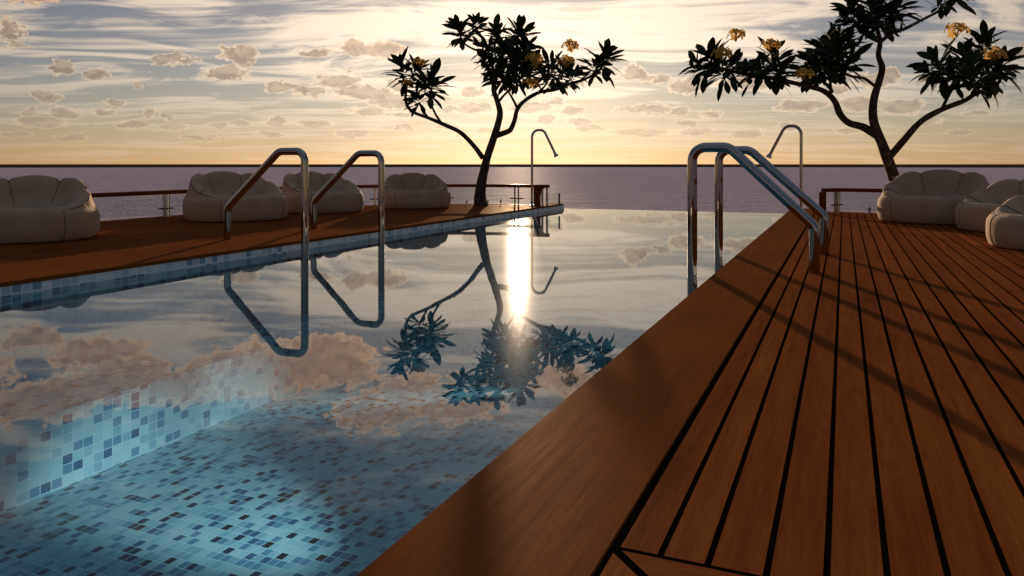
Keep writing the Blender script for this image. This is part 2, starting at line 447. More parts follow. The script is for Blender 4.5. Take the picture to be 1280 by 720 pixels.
# ------------------------------------------------------------------ railings
def sweep_rect(pts, w, z0, z1, mb):
    n = len(pts); vs=[]; fs=[]
    for i in range(n):
        d = Vector(pts[min(i+1,n-1)])-Vector(pts[max(i-1,0)]); d.normalize(); q = Vector((-d.y,d.x))
        p = Vector(pts[i]); b=.012
        for s_,z in ((-w/2,z0+b),(-w/2+b,z0),(w/2-b,z0),(w/2,z0+b),(w/2,z1-b),(w/2-b,z1),(-w/2+b,z1),(-w/2,z1-b)):
            v = p+q*s_; vs.append((v.x,v.y,z))
    for i in range(n-1):
        for k in range(8):
            l=(k+1)%8; fs.append((i*8+k,i*8+l,(i+1)*8+l,(i+1)*8+k)[::-1])
    fs += [tuple(range(8)), tuple((n-1)*8+k for k in range(8))[::-1]]
    mb.add(vs,fs,.5)
def railing(path, label, tail=None):
    t = empty('railing', (path[-1][0], path[-1][1], 0)); tag(t, label, 'railing', 'railings round the two decks')
    L = Vector((path[-1][0], path[-1][1], 0))
    def put(mbx, name, mat, parent=t, smooth=False):
        mbx.v = [tuple(Vector(v)-L) for v in mbx.v] if parent is t else mbx.v
        return mbx.build(name, mat, parent, smooth)
    m1 = MB(); sweep_rect(path+(tail or []), .13, .43, .505, m1); put(m1, 'top_rail', M['rail_wood'])
    # walk along the path
    ds=[0]
    for a,b in zip(path,path[1:]): ds.append(ds[-1]+(Vector(b)-Vector(a)).length)
    def pt(d):
        for i in range(len(path)-1):
            if ds[i] <= d <= ds[i+1]+1e-6:
                f=(d-ds[i])/(ds[i+1]-ds[i]); a=Vector(path[i]); b=Vector(path[i+1]); return a+(b-a)*f, (b-a).normalized()
        return Vector(path[-1]), (Vector(path[-1])-Vector(path[-2])).normalized()
    tot = ds[-1]; step = 1.75; d = tot-.38; prev=None; posts=[]
    while d > 0: posts.append(d); d -= step
    for d in posts:
        p, u = pt(d); q = Vector((-u.y,u.x))
        m_ = MB()
        for s_ in (-.045,.045):
            c = p+u*s_
            hx, hy = u*.014, q*.03
            cs=[c-hx-hy,c+hx-hy,c+hx+hy,c-hx+hy]
            m_.prism([(v.x,v.y) for v in cs], 0.0, .435, 0)
        put(m_, 'post', M['steel'])
        m_ = MB(); m_.tube([(*(p-u*.17),.16),(*(p+u*.17),.16)], .014, 8); put(m_, 'glass_clamp', M['dark_metal'])
    for a,b in zip(posts, posts[1:]):
        (pa,ua),(pb,ub) = pt(a-.07), pt(b+.07)
        n_=6; m_=MB(); vs=[]; 
        for k in range(n_+1):
            p,u = pt(a-.07+(b+.07-(a-.07))*k/n_); q=Vector((-u.y,u.x))*.005
            for s_,z in ((-1,.05),(1,.05),(1,.42),(-1,.42)):
                v=p+q*s_; vs.append((v.x,v.y,z))
        fs=[(k*4+i,k*4+(i+1)%4,(k+1)*4+(i+1)%4,(k+1)*4+i) for k in range(n_) for i in range(4)]+[(0,1,2,3),(n_*4+3,n_*4+2,n_*4+1,n_*4)]
        m_.add(vs,fs); put(m_,'glass_panel',M['glass'])
    return t, put, L
def inset_path(pts, d):
    out=[]
    n=len(pts)
    for i in range(n):
        u=Vector(pts[min(i+1,n-1)])-Vector(pts[max(i-1,0)]); u.normalize(); q=Vector((-u.y,u.x))
        p=Vector(pts[i]); a=p+q*d; b=p-q*d
        out.append(tuple(a if abs(a.x-XM)+abs(a.y-8)<abs(b.x-XM)+abs(b.y-8) else b))
    return out
def bracket(put, x, y, dx):
    m_ = MB()       # wooden end post flaring into the rail
    prof_ = [(.075,0),(.07,.12),(.075,.25),(.11,.36),(.19,.432)]
    vs=[];fs=[]
    for (wd,z) in prof_:
        a,b = (x-.065, x+wd) if dx>0 else (x-wd, x+.065)
        vs += [(a,y-.06,z),(b,y-.06,z),(b,y+.06,z),(a,y+.06,z)]
    for i in range(len(prof_)-1):
        for k in range(4): l=(k+1)%4; fs.append((i*4+k,i*4+l,(i+1)*4+l,(i+1)*4+k))
    fs += [(3,2,1,0),(16,17,18,19)]
    m_.add(vs,fs,.4); put(m_,'end_post',M['rail_wood'])
pl = inset_path(OUTL, .1); pl[-1] = (-7.0, 17.38); pl = pl[4:]
tl, put, L = railing(pl, 'low wooden railing on steel posts behind the four bean bags left of the pool', [(-6.55,17.40)])
bracket(put, -6.86, 17.40, 1)
for xx in (-6.72, -6.6):
    m_=MB(); m_.box((xx-.02,17.37,0.002),(xx+.02,17.43,.435)); put(m_,'post',M['steel'])
m_=MB(); m_.box((-6.56,17.395,.03),(-6.30,17.405,.30)); put(m_,'glass_panel',M['glass'])
m_=MB(); m_.box((-6.30,17.38,.003),(-6.27,17.42,.31)); put(m_,'post',M['dark_metal'])
pr = inset_path(mirror(OUTL), .1)
pr = [p for p in pr if p[0] > -.2 ]; pr = pr[4:]; pr.append((-.38, 16.95))
pr[-2] = (pr[-2][0], pr[-2][1])
tr_, put, L = railing(pr, 'low wooden railing ending in a square post behind the three right bean bags')
m_=MB(); m_.box((-.47,16.885,0),(-.335,17.015,.429),.4); put(m_,'end_post',M['rail_wood'])

# ------------------------------------------------------------------ pool handrails
def handrail(y, xin, xflat, xb, label):
    t = MB()
    pts = [(xb,y,0),(xb,y,.42),(xflat,y,1.165),(xin,y,1.165),(xin,y,-.9)]
    if abs(xb-XM) < 0: pass
    sx = xin
    t.tube(fillet(pts, {1:.12,2:.16,3:.13}, 10), .048, 24)
    o = t.build('pool_handrail', M['chrome'], None, True)
    o.data.transform(Matrix.Translation((-xb,-y,0))); o.location = (xb,y,0)
    sharp_angle(o, 50)
    return tag(o, label, 'handrail', 'bent steel handrails beside the pool')
handrail(7.90, -6.28, -6.69, -7.55, 'bent steel handrail left of the pool, the nearer of the left pair')
handrail(9.78, -6.36, -6.77, -7.60, 'bent steel handrail left of the pool, the farther of the left pair')
handrail(7.64, -1.37, -1.02, -.25, 'bent steel handrail on the right planked deck, nearer of its pair')
handrail(9.25, -1.35, -1.00, -.20, 'bent steel handrail on the right planked deck, partly hidden behind its nearer twin')

# ------------------------------------------------------------------ showers
def shower(x, y, top, s, label):
    t = empty('pool_shower', (x,y,0.002)); tag(t, label, 'shower', 'outdoor showers at the far pool corners')
    m_ = MB()
    pts = [(0,0,0),(0,0,top),(s*.30,0,top),(s*.58,0,top-.55)]
    path = fillet(pts, {1:.17,2:.16}, 10)
    m_.tube(path, .03, 16); o = m_.build('pole', M['chrome'], t, True); sharp_angle(o, 50)
    d = (Vector(pts[3])-Vector(pts[2])).normalized(); e = Vector(pts[3])
    h = MB(); h.tube([e-d*.03, e+d*.02, e+d*.07, e+d*.085, e+d*.09], [.032,.036,.058,.06,.05], 18)
    o = h.build('shower_head', M['steel'], t, True); sharp_angle(o, 40)
    b = MB(); b.tube([(0,0,0),(0,0,.02),(0,0,.03)], [.075,.075,.05], 20); o = b.build('base_plate', M['steel'], t, True); sharp_angle(o, 40)
shower(-6.83, 17.0, 1.81, 1, 'slim bent steel shower pole at the far left corner, right of the tree')
shower(-.78, 16.25, 1.76, -1, 'slim bent steel shower pole at the right deck, seen above the pool handrails')

# ------------------------------------------------------------------ bean bags
def beanbag(label):
    t = empty('bean_bag'); tag(t, label, 'bean bag', 'cream bean bags on the decks')
    NA, NP = 168, 64
    seams = [R_(a) for a in (70, 107, 150, 180+30, 253, 290)]
    sm = lambda a,b,x: (lambda u: u*u*(3-2*u))(max(0,min(1,(x-a)/(b-a))))
    def petal(phi):               # 0 at a seam, 1 mid petal, and the height of the back
        ph = phi % (2*math.pi)
        lo = max([s for s in seams if s <= ph], default=None); hi = min([s for s in seams if s > ph], default=None)
        if lo is None or hi is None: return 1.0, False
        u = (ph-lo)/(hi-lo); return math.sin(math.pi*u)**.55, True
    def foot(phi):
        c, s_ = math.sin(phi), -math.cos(phi)
        n_ = 2.25; return 1/((abs(c)/.89)**n_+(abs(s_)/.87)**n_)**(1/n_)
    def H(phi):
        d = math.acos(max(-1,min(1,math.cos(phi))))     # 0 front .. pi back
        h = .45 + .39*sm(.55,2.75,d)
        p, ok = petal(phi)
        if ok: h += .06*(p-.6)*sm(.9,1.9,d)
        return h
    def pt(phi, v):
        """v 0..1: base centre edge -> side -> ridge -> pit centre"""
        r0 = foot(phi); h = H(phi); d = math.acos(max(-1,min(1,math.cos(phi))))
        back = sm(1.0,2.4,d); p, ok = petal(phi)
        if not ok: p = 1
        lean = .05*back
        keys = [(0,.90,0.0),(.06,.955,.02),(.16,.995,.13),(.30,1.0,.25),(.42,.985,.36-.02*back),(.50,.94-.02*back,.42+.10*back*(h-.4)/.4),
                (.60,.90-.06*back,h-.045),(.66,.85-.06*back,h-.008),(.71,.78-.05*back,h),(.77,.68-.03*back,h-.05),(.84,.54,.41+.16*back),(.92,.36,.36+.05*back),(1.0,.0,.34)]
        for i in range(len(keys)-1):
            a, b = keys[i], keys[i+1]
            if v <= b[0]+1e-9:
                o_, c_ = keys[max(i-1,0)], keys[min(i+2,len(keys)-1)]
                u=(v-a[0])/(b[0]-a[0]); hh=b[0]-a[0]
                def herm(q):
                    m0=(b[q]-o_[q])/max(b[0]-o_[0],1e-6)*hh; m1=(c_[q]-a[q])/max(c_[0]-a[0],1e-6)*hh
                    return a[q]*(2*u**3-3*u*u+1)+m0*(u**3-2*u*u+u)+b[q]*(3*u*u-2*u**3)+m1*(u**3-u*u)
                rr=herm(1); z=herm(2); break
        top = sm(.46,.62,v)*(1-sm(.86,1.0,v))
        groove = (1-p)*top*.038
        rr -= groove*(1 if v < .71 else -.9)*back
        z -= groove*.55
        if not ok or back < .3:
            z += .0
        x_, y_ = math.sin(phi)*rr*r0, -math.cos(phi)*rr*r0
        wr = mnoise.noise(Vector((x_*2.3,y_*2.3,z*2.3)))*.018
        # gathered folds just under and over the front lip
        lipf = math.exp(-((v-.60)/.07)**2)*(1-.65*back)
        wr += lipf*.013*mnoise.noise(Vector((phi*15, v*4, 1.7)))+lipf*.007*mnoise.noise(Vector((phi*34, v*7, 4.1)))
        pitw = math.exp(-((v-.83)/.08)**2)
        wr += pitw*.012*mnoise.noise(Vector((x_*7,y_*7,3.3)))
        rr += wr; z += wr*.4*sm(.3,.6,v)
        return Vector((math.sin(phi)*rr*r0, -math.cos(phi)*rr*r0 - lean*sm(.4,.7,v)*(-1), max(0,z)))
    body = MB(); vs=[]; fs=[]
    for j in range(NP):
        for i in range(NA): vs.append(pt(2*math.pi*i/NA, j/(NP)))
    vs.append(pt(0,1.0)); top=len(vs)-1
    for j in range(NP-1):
        for i in range(NA):
            l=(i+1)%NA; fs.append((j*NA+i,j*NA+l,(j+1)*NA+l,(j+1)*NA+i))
    for i in range(NA): fs.append(((NP-1)*NA+i,(NP-1)*NA+(i+1)%NA,top))
    fs.append(tuple(range(NA))[::-1])
    body.add(vs,fs); body.build('cushion', M['fabric'], t, True)
    pip = MB()
    def seam_line(fn, r=.0075):
        P=[fn(k/40) for k in range(41)]; pip.tube(P, r, 6)
    for s_ in seams: seam_line(lambda u,s_=s_: pt(s_, .585+.30*u)*1.0)
    ring=[pt(2*math.pi*k/150+.0, .605) for k in range(151)]; pip.tube(ring, .0085, 6)
    for s_ in (R_(-38),R_(38),R_(107),R_(180),R_(253)): seam_line(lambda u,s_=s_: pt(s_, .02+.56*u), .005)
    pip.build('piping', M['piping'], t, True)
    return t
proto = None
def place_bag(px, zc, r, f, s, label):
    """r,f = the way the seat faces, in camera right / forward terms"""
    global proto
    if proto is None: proto = beanbag(label); o = proto
    else: o = copy_tree(proto); o['label'] = label
    g = at(px, HY, zc); d = (RGT*r+FWD*f).normalized()
    o.location = (g.x, g.y, 0.002)
    o.rotation_euler = (0,0,math.atan2(d.y,d.x)+math.pi/2); o.scale = (s,s,s)
place_bag(33, 10.3, .38, -.92, .97, 'large cream bean bag at the left border of the photo, nearest on the left deck')
place_bag(296, 14.0, .66, -.75, 1.0, 'cream bean bag behind the nearer left handrail')
place_bag(402, 16.2, .62, -.78, .97, 'cream bean bag seen between the two left handrails, behind the farther one')
place_bag(519, 17.8, .22, -.97, .92, 'cream bean bag farthest along the left deck, next to the tree')
place_bag(1170, 13.4, -.60, -.80, 1.04, 'cream bean bag in front of the right tree trunk')
place_bag(1275, 11.5, -.88, -.48, .92, 'cream bean bag cut by the right border, middle of the three on the right deck')
place_bag(1334, 9.1, -.90, -.43, .90, 'cream bean bag nearest on the right deck, mostly cut off by the border')

# ------------------------------------------------------------------ trees
def leaf(mb, base, d, up, L, W, rnd):
    side = d.cross(up)
    if side.length < 1e-3: side = d.cross(Vector((1,0,0)))
    side.normalize(); nrm = side.cross(d).normalized()
    n=7; vs=[]; fs=[]
    droop = random.uniform(.03,.34)*L; fold=.14
    tw = random.uniform(-.25,.25)
    for i in range(n+1):
        t=i/n
        w = W*max(.09, math.sin(math.pi*t**1.5))**.8*(1 if t<1 else .05)
        if i==0: w=W*.08
        c = base + d*(L*t) - nrm*(droop*t*t)
        s2 = (side*math.cos(tw*t)+nrm*math.sin(tw*t))
        vs += [c - s2*w + nrm*(w*fold), c, c + s2*w + nrm*(w*fold)]
    for i in range(n):
        a=i*3; fs += [(a,a+1,a+4,a+3),(a+1,a+2,a+5,a+4)]
    mb.add(vs,fs,rnd)
def whorl(mb, c, axis, n, L, spread=1.0):
    n = int(n*1.45)
    axis=axis.normalized(); u=axis.cross(Vector((.3,.9,.1))).normalized(); v=axis.cross(u)
    for k in range(n):
        a=k*2.39996+random.uniform(-.25,.25)
        q=(k+.5)/n
        tilt=R_(28+ 76*q**.8*spread + random.uniform(-16,16))
        d=(axis*math.cos(tilt)+(u*math.cos(a)+v*math.sin(a))*math.sin(tilt)).normalized()
        l=L*random.uniform(.7,1.12)*.9
        b=c-axis*(.42*L*q)+Vector((random.uniform(-1,1),random.uniform(-1,1),random.uniform(-1,1)))*.10*L
        leaf(mb, b, d, axis if tilt<1.3 else Vector((0,0,1)), l, l*random.uniform(.13,.17), random.random())
def flowers(c, r, n):
    mb=MB()
    for k in range(n):
        a=k*2.39996; q=math.sqrt((k+.5)/n)
        d=Vector((math.cos(a)*q, math.sin(a)*q, 1.0-.8*q)).normalized()
        p=c+Vector((d.x*r*(.55+.4*q), d.y*r*(.55+.4*q), d.z*r*.62+random.uniform(-.2,.2)*r))
        mb.tube([c-Vector((0,0,r*.5)), c+(p-c)*.5, p], .006, 5)
        u=d.cross(Vector((.2,.3,.9))).normalized(); v=d.cross(u)
        for j in range(5):
            b=2*math.pi*j/5+k
            pd=(u*math.cos(b)+v*math.sin(b)); sd=d.cross(pd)
            l=r*.50; w=l*.34
            vs=[p, p+pd*l*.5-sd*w+d*l*.16, p+pd*l*.5+sd*w+d*l*.22, p+pd*l*.9-sd*w*.75+d*l*.08, p+pd*l*.9+sd*w*.75+d*l*.16, p+pd*l*1.06-d*l*.12]
            mb.add(vs,[(0,1,2),(1,3,4,2),(3,5,4)])
    return mb
def tree(zc, base, limbs, whorls, fl, label, L):
    """limbs: list of (pixel points with a depth offset, first radius, last radius)"""
    root = at(base[0], 0, zc); root.z = 0.0
    t = empty('frangipani_tree', root); tag(t, label, 'tree', 'small trees at the far ends of the decks')
    def W(px,py,dz): return at(px,py,zc+dz)-root if True else None
    def S(px,py,dz):          # same spot at another depth keeps its true offset from the trunk line
        return W(px,py,dz)
    mb=MB()
    for pts, r0, r1 in limbs:
        P=[S(*(p if len(p)==3 else (*p,0))) for p in pts]
        n=len(P); rad=[r0+(r1-r0)*(i/(n-1))**.8 for i in range(n)]
        c,r=catmull(P,rad,6)
        if P[0].z < .25: r=[x*(1+.35*math.exp(-max(0,q.z)/.25)) for x,q in zip(r,c)]
        r=[x*(1+.10*mnoise.noise(q*5)) for x,q in zip(r,c)]
        mb.tube(c,r,12)
    tr=mb.build('trunk',M['bark'],t,True)
    cr=MB()
    for w_ in whorls:
        px,py,dz,n,k,ax = w_
        c=S(px,py,dz); a=RGT*ax[0]+FWD*ax[1]+Vector((0,0,ax[2]))
        whorl(cr,c,a,n,L*k)
    cr.build('crown',M['leaf'],t,True)
    for px,py,dz,r in fl:
        flowers(S(px,py,dz),r*.78,7).build('flower_cluster',M['petal'],t,True)
    return t
U=(0,0,1)
limbsL=[
 ([(601,258.5),(600,245),(602,228),(605,214),(609,197),(616,176),(622,157),(625,141),(621.5,126),(617,112),(619,100),(622,85),(630,62)],.135,.04),
 ([(604,198),(592,182),(576,166,-.2),(558,157,-.5),(537,148,-.8),(515,139,-.9),(507,126,-1.0),(508,110,-1.0),(503,96,-1.0)],.065,.024),
 ([(552,154.5,-.6),(543,140,-.4),(538,124,-.2),(540,108,0)],.032,.02),
 ([(535,147,-.8),(527,135,-1.0),(524,128,-1.2)],.028,.018),
 ([(621,169),(631,166,.2),(638,162,.3),(643,151,.4),(647,136,.5),(657,125,.6),(674,115.5,.6),(694,112,.4),(711,105,.2),(731,99,.1),(750,87,0),(755,75,0)],.075,.026),
 ([(647,136,.5),(640,122,.9),(632,110,1.1),(626,98,1.2)],.035,.02),
 ([(622,129),(630,119,-.3),(639,111,-.6),(655,103,-.8),(662,90,-.8)],.035,.02),
 ([(674,115.5,.6),(682,106,1.0),(688,92,1.2)],.03,.02),
 ([(694,112,.4),(697,100,-.2),(703,86,-.4)],.028,.018),
 ([(620,95),(612,76,.2),(603,66,.4),(591,61,.5),(580,54,.5),(575,44,.5)],.038,.022),
 ([(603,66,.4),(604,50,.7),(597,38,.9)],.028,.018),
 ([(622,80),(618,62,-.5),(622,46,-.7)],.03,.018),
 ([(630,64),(642,52,.4),(650,44,.5)],.03,.018),
]
whorlsL=[
 (504,88,-1.0,26,.88,(-.3,0,1)),(520,86,-1.3,18,.7,(.3,-.3,1)),(541,104,0,28,.92,(.25,.1,1)),(522,122,-1.2,16,.68,(-.3,-.3,.8)),(530,106,-.6,18,.8,(0,-.3,.9)),
 (575,38,.5,28,.85,(-.4,0,1)),(594,33,.9,20,.8,(.35,.2,1)),
 (622,44,-.7,26,.9,(-.15,-.2,1)),(650,42,.5,28,.92,(.25,.1,1)),(633,62,0,26,.95,(0,-.3,1)),(612,76,.3,22,.9,(-.7,-.2,.7)),(642,78,-.5,26,.95,(.3,-.6,.8)),(626,94,1.2,24,.9,(-.5,.3,.6)),(660,84,-.8,24,.9,(.5,-.2,.9)),
 (660,60,.6,20,.85,(.6,.2,.8)),(610,60,.2,18,.8,(-.5,.2,.9)),(648,96,.2,18,.75,(.1,-.5,.5)),
 (688,84,1.2,26,.9,(-.1,.2,1)),(704,92,-.4,26,.85,(.3,-.3,.9)),(682,96,.5,22,.85,(-.3,-.2,.7)),(718,94,.2,18,.7,(.5,.1,.7)),
 (756,72,0,28,.95,(.55,0,1)),(744,84,.2,16,.7,(.2,.4,1)),
]
flL=[(524,80,-1.6,.20),(509,105,-1.4,.17),(668,77,-1.4,.27),(708,79,-1.0,.27),(713,59,-.6,.27),(663,106,-1.1,.25)]
tree(18.5,(601,0),limbsL,whorlsL,flL,'dark leafed flowering tree on the left deck by the sun, left of its shower',.70)
limbsR=[
 ([(1137,269),(1131,252),(1122,234),(1112,206),(1103,181),(1095,162),(1091,144),(1092.5,123),(1099,101),(1102.5,85),(1098,69),(1100,52),(1097,38),(1095,24)],.14,.032),
 ([(1096,169),(1079,159,.2),(1061,153.5,.3),(1050,142.6,.3),(1043,126,.2),(1030,114,.1),(1010.6,108,0),(989,103,-.2),(967,98,-.3),(938,94.6,-.4),(913,88.5,-.5),(893,84,-.5)],.085,.026),
 ([(1038,119,.2),(1038,105,.5),(1036,90,.8),(1032,74,.9)],.035,.022),
 ([(1094,108),(1080,98,-.4),(1065,95.5,-.7),(1050,88,-.9),(1044,74,-1.0)],.034,.02),
 ([(989,103,-.2),(976,95,.2),(968,82,.4)],.03,.02),
 ([(1112,196),(1130,175,-.2),(1151,152,-.4),(1177,137,-.5),(1205,126,-.5),(1220,117,-.4),(1243,108,-.3),(1251,97,-.3),(1249,82,-.3)],.075,.024),
 ([(1177,137,-.5),(1188,115,-.2),(1202,96,0),(1207,80,.1)],.034,.02),
 ([(1220,117,-.4),(1216,104,-.9),(1213,92,-1.1)],.028,.018),
 ([(1100,53),(1114,42,.2),(1131,36,.3),(1155,23.5,.4),(1173,14,.4),(1187,1,.4),(1194,-12,.4)],.04,.022),
 ([(1098,52),(1084,45,-.3),(1071,34,-.5),(1066,22,-.6)],.034,.02),
 ([(1126,37,.3),(1127,24,0),(1120,12,-.2)],.028,.018),
]
whorlsR=[
 (888,72,-.5,26,.85,(-.35,0,1)),(900,88,-.8,20,.75,(-.5,-.3,.7)),(872,84,-.3,18,.75,(-.8,.1,.6)),(912,82,0,18,.7,(.3,.3,.8)),
 (966,74,.4,26,.88,(.1,.1,1)),(950,82,-.4,22,.82,(-.4,-.2,.8)),(975,88,-.3,20,.75,(.4,-.2,.7)),(935,90,-.6,14,.65,(-.2,-.3,.4)),
 (1034,62,.9,28,.95,(-.15,.2,1)),(1044,66,-1.0,28,.95,(.25,-.3,1)),(1018,78,.2,26,.88,(-.55,-.1,.8)),(1058,80,-.4,24,.85,(.6,-.1,.7)),(1030,82,-.6,22,.85,(0,-.5,.6)),(1012,90,.3,16,.7,(-.4,-.2,.4)),(1050,52,.2,18,.8,(.2,0,1)),
 (1066,12,-.6,28,.92,(-.4,-.1,1)),(1096,14,0,28,.95,(0,.1,1)),(1120,4,-.2,26,.92,(.35,-.2,1)),(1082,28,-.4,22,.8,(-.3,-.4,.6)),(1110,24,.3,20,.8,(.3,.1,.7)),(1060,26,-.2,16,.75,(-.7,.1,.5)),
 (1196,-16,.4,24,.9,(.2,0,1)),(1180,4,.2,10,.6,(.6,0,.4)),
 (1206,72,.1,28,.85,(-.1,.1,1)),(1172,80,-.5,24,.85,(-.7,-.1,.7)),(1190,92,-.2,22,.8,(-.4,-.3,.6)),(1214,88,-1.1,24,.85,(.1,-.4,.8)),(1160,90,-.2,14,.7,(-.8,.1,.4)),
 (1228,56,.3,24,.85,(.1,.2,1)),(1250,78,-.3,26,.9,(.4,0,.9)),(1240,96,-.5,20,.75,(.3,-.3,.6)),(1222,100,-.6,16,.7,(-.1,-.4,.4)),
]
flR=[(920,46,-.9,.22),(902,69,-1.3,.24),(963,58,-.9,.24),(1005,94,-1.0,.23),(1196,40,-.4,.27),(1243,70,-1.2,.25)]
tree(15.1,(1137,0),limbsR,whorlsR,flR,'large dark leafed flowering tree rising behind the bean bags on the right deck',.66)

# ------------------------------------------------------------------ underwater lamps in the right pool wall (they light the basin floor)
em = bpy.data.materials.new('lamp_lens'); em.use_nodes = True
tt = NT(em.node_tree); tt.n.clear(); oo = tt.node('ShaderNodeOutputMaterial'); ee = tt.node('ShaderNodeEmission')
ee.inputs[0].default_value = (.7,.95,1,1); ee.inputs[1].default_value = 3.0; tt.l.new(ee.outputs[0], oo.inputs[0])
for i, (y, aim, pw) in enumerate(((3.4, (-4.5, 4.4, FZ), 560), (10.2, (-4.85, 6.35, FZ), 850))):
    p = Vector((XR, y, -.30))
    r_ = MB(); r_.tube([(0,0,0),(-.02,0,0),(-.03,0,0)], [.085,.085,.07], 24)
    lamp = r_.build('underwater_lamp', M['steel'], None, True, p); sharp_angle(lamp, 40)
    tag(lamp, ('round steel rimmed underwater lamp in the right pool wall, nearer the camera', 'round steel rimmed underwater lamp in the right pool wall, beyond the handrails')[i], 'pool lamp', 'underwater lamps along the right pool wall')
    r_ = MB(); r_.tube([(-.031,0,0),(-.036,0,0)], [.065,.06], 24); r_.build('lens', em, lamp, True)
    ld = bpy.data.lights.new('pool_lamp','SPOT'); ld.energy = pw; ld.color = (.72,.95,1); ld.spot_size = R_(29 if i == 0 else 20); ld.spot_blend = 1.0; ld.shadow_soft_size = .07
    lo = bpy.data.objects.new('pool_lamp_light', ld); C.objects.link(lo); lo.location = p+Vector((-.05,0,0))
    lo.rotation_euler = (Vector(aim)-lo.location).to_track_quat('-Z','Y').to_euler()

# ------------------------------------------------------------------ small leafy shoots at the deck edge
def shoot(px, zc, h, label):
    g=at(px,HY,zc); mb=MB()
    for k in range(5):
        a=k*1.3+px; d=Vector((math.cos(a)*.28,math.sin(a)*.28,1)).normalized()
        leaf(mb, Vector((0,0,0)), d, Vector((math.cos(a),math.sin(a),.1)), h*random.uniform(.6,1), h*.06, .5)
    o=mb.build('plant_shoot',M['grass'],None,True,(g.x,g.y,0.001)); tag(o,label,'plant','tiny green shoots at the deck edges')
shoot(583,18.7,.17,'tiny green shoot at the deck edge left of the left tree trunk')
shoot(610,18.9,.14,'tiny green shoot at the deck edge just right of the left tree trunk')
shoot(626,18.9,.17,'tiny green shoot at the deck edge between left tree and shower')
shoot(1087,15.2,.17,'tiny green shoot at the right deck edge beside the bean bag')

# ------------------------------------------------------------------ sun, sky, camera
SUN_EL = R_(6.83); SUN_DIR_H = (FWD + RGT*((648-CX)/F_PX)).normalized()
sd = bpy.data.lights.new('sun','SUN'); sd.energy = 5.0; sd.angle = R_(.55); sd.color = (1,.72,.48)
so = bpy.data.objects.new('sun', sd); C.objects.link(so)
to_sun = SUN_DIR_H*math.cos(SUN_EL)+Vector((0,0,math.sin(SUN_EL)))
so.rotation_euler = to_sun.to_track_quat('Z','Y').to_euler()

w = bpy.data.worlds.new('World'); sc.world = w; w.use_nodes = True
t = NT(w.node_tree); t.n.clear()
out = t.node('ShaderNodeOutputWorld'); bg = t.node('ShaderNodeBackground'); t.l.new(bg.outputs[0], out.inputs[0])
sky = t.node('ShaderNodeTexSky', sky_type='NISHITA'); sky.sun_disc=False
sky.sun_elevation=SUN_EL; sky.sun_rotation=math.atan2(SUN_DIR_H.x, SUN_DIR_H.y)
sky.air_density=1.0; sky.dust_density=.05; sky.ozone_density=1.0
D = t.node('ShaderNodeTexCoord').outputs['Generated']
fx = t.vm('DOT_PRODUCT', D, tuple(Vector((SUN_DIR_H.y,-SUN_DIR_H.x,0)))); fy = t.vm('DOT_PRODUCT', D, tuple(SUN_DIR_H))
z = t.sep(D)[2]
az = t.m('ARCTAN2', fx, fy)
sunprox = t.vm('DOT_PRODUCT', D, tuple(to_sun))                 # cosine of the angle from the sun
glow = t.m('POWER', t.m('MAXIMUM', sunprox, 0.0), 7.0)
tight = t.m('POWER', t.m('MAXIMUM', sunprox, 0.0), 60.0)
side_ = t.ss(sunprox, -.35, .75, .38, 1.0)       # the sky away from the sun is duskier
def warm(c, base, g, tg=0.0):
    base = t.m('MULTIPLY', side_, base)
    return t.vm('SCALE', c, sc=t.m('ADD', t.m('ADD', t.m('MULTIPLY', glow, g), base), t.m('MULTIPLY', tight, tg)))
S0 = t.vm('MULTIPLY', sky.outputs[0], (.77,.62,.76))
S0 = t.vm('MULTIPLY', S0, t.comb(t.ss(z, .03, .22, .82, .54), t.ss(z, .03, .22, .92, .70), t.ss(z, .0, .18, 1.10, .88)))
S0 = t.vm('ADD', S0, warm((1.0,.77,.47), 0.0, 4.4, 6.0))
S0 = t.vm('ADD', S0, t.vm('SCALE', (.56,.74,.88), sc=t.ss(z, .40, .85, 0.0, 2.8)))
# high streaky cloud, on a flat layer overhead
zz = t.m('ADD', t.m('MAXIMUM', z, 0.0), .07)
P = t.comb(t.m('DIVIDE', fx, zz), t.m('DIVIDE', fy, zz), 0.0)
warp = t.vm('SCALE', t.noise(P, .55, 2, .5, 0, 'Color', '2D'), sc=1.5)
ci1 = t.noise(t.vm('ADD', t.vm('MULTIPLY', P, (.42,1.0,1)), warp), 1.15, 6, .62, .4, 'Fac', '2D')
ci2 = t.noise(t.vm('ADD', t.vm('MULTIPLY', P, (.22,1.5,1)), t.vm('SCALE', warp, sc=.6)), 2.3, 6, .66, .2, 'Fac', '2D')
ci = t.m('ADD', t.m('MULTIPLY', ci1, .6), t.m('MULTIPLY', ci2, .4))
ca = t.m('MULTIPLY', t.m('MULTIPLY', t.ss(ci, .445, .585), t.ss(z, .02, .15, .22, .92)), t.ss(z, .26, .5, 1.0, .3))
cir_col = t.vm('ADD', warm((1.0,.80,.60), 5.4, 12.0, 2.0), t.vm('SCALE', S0, sc=.25))
cur = t.mix(ca, S0, cir_col)
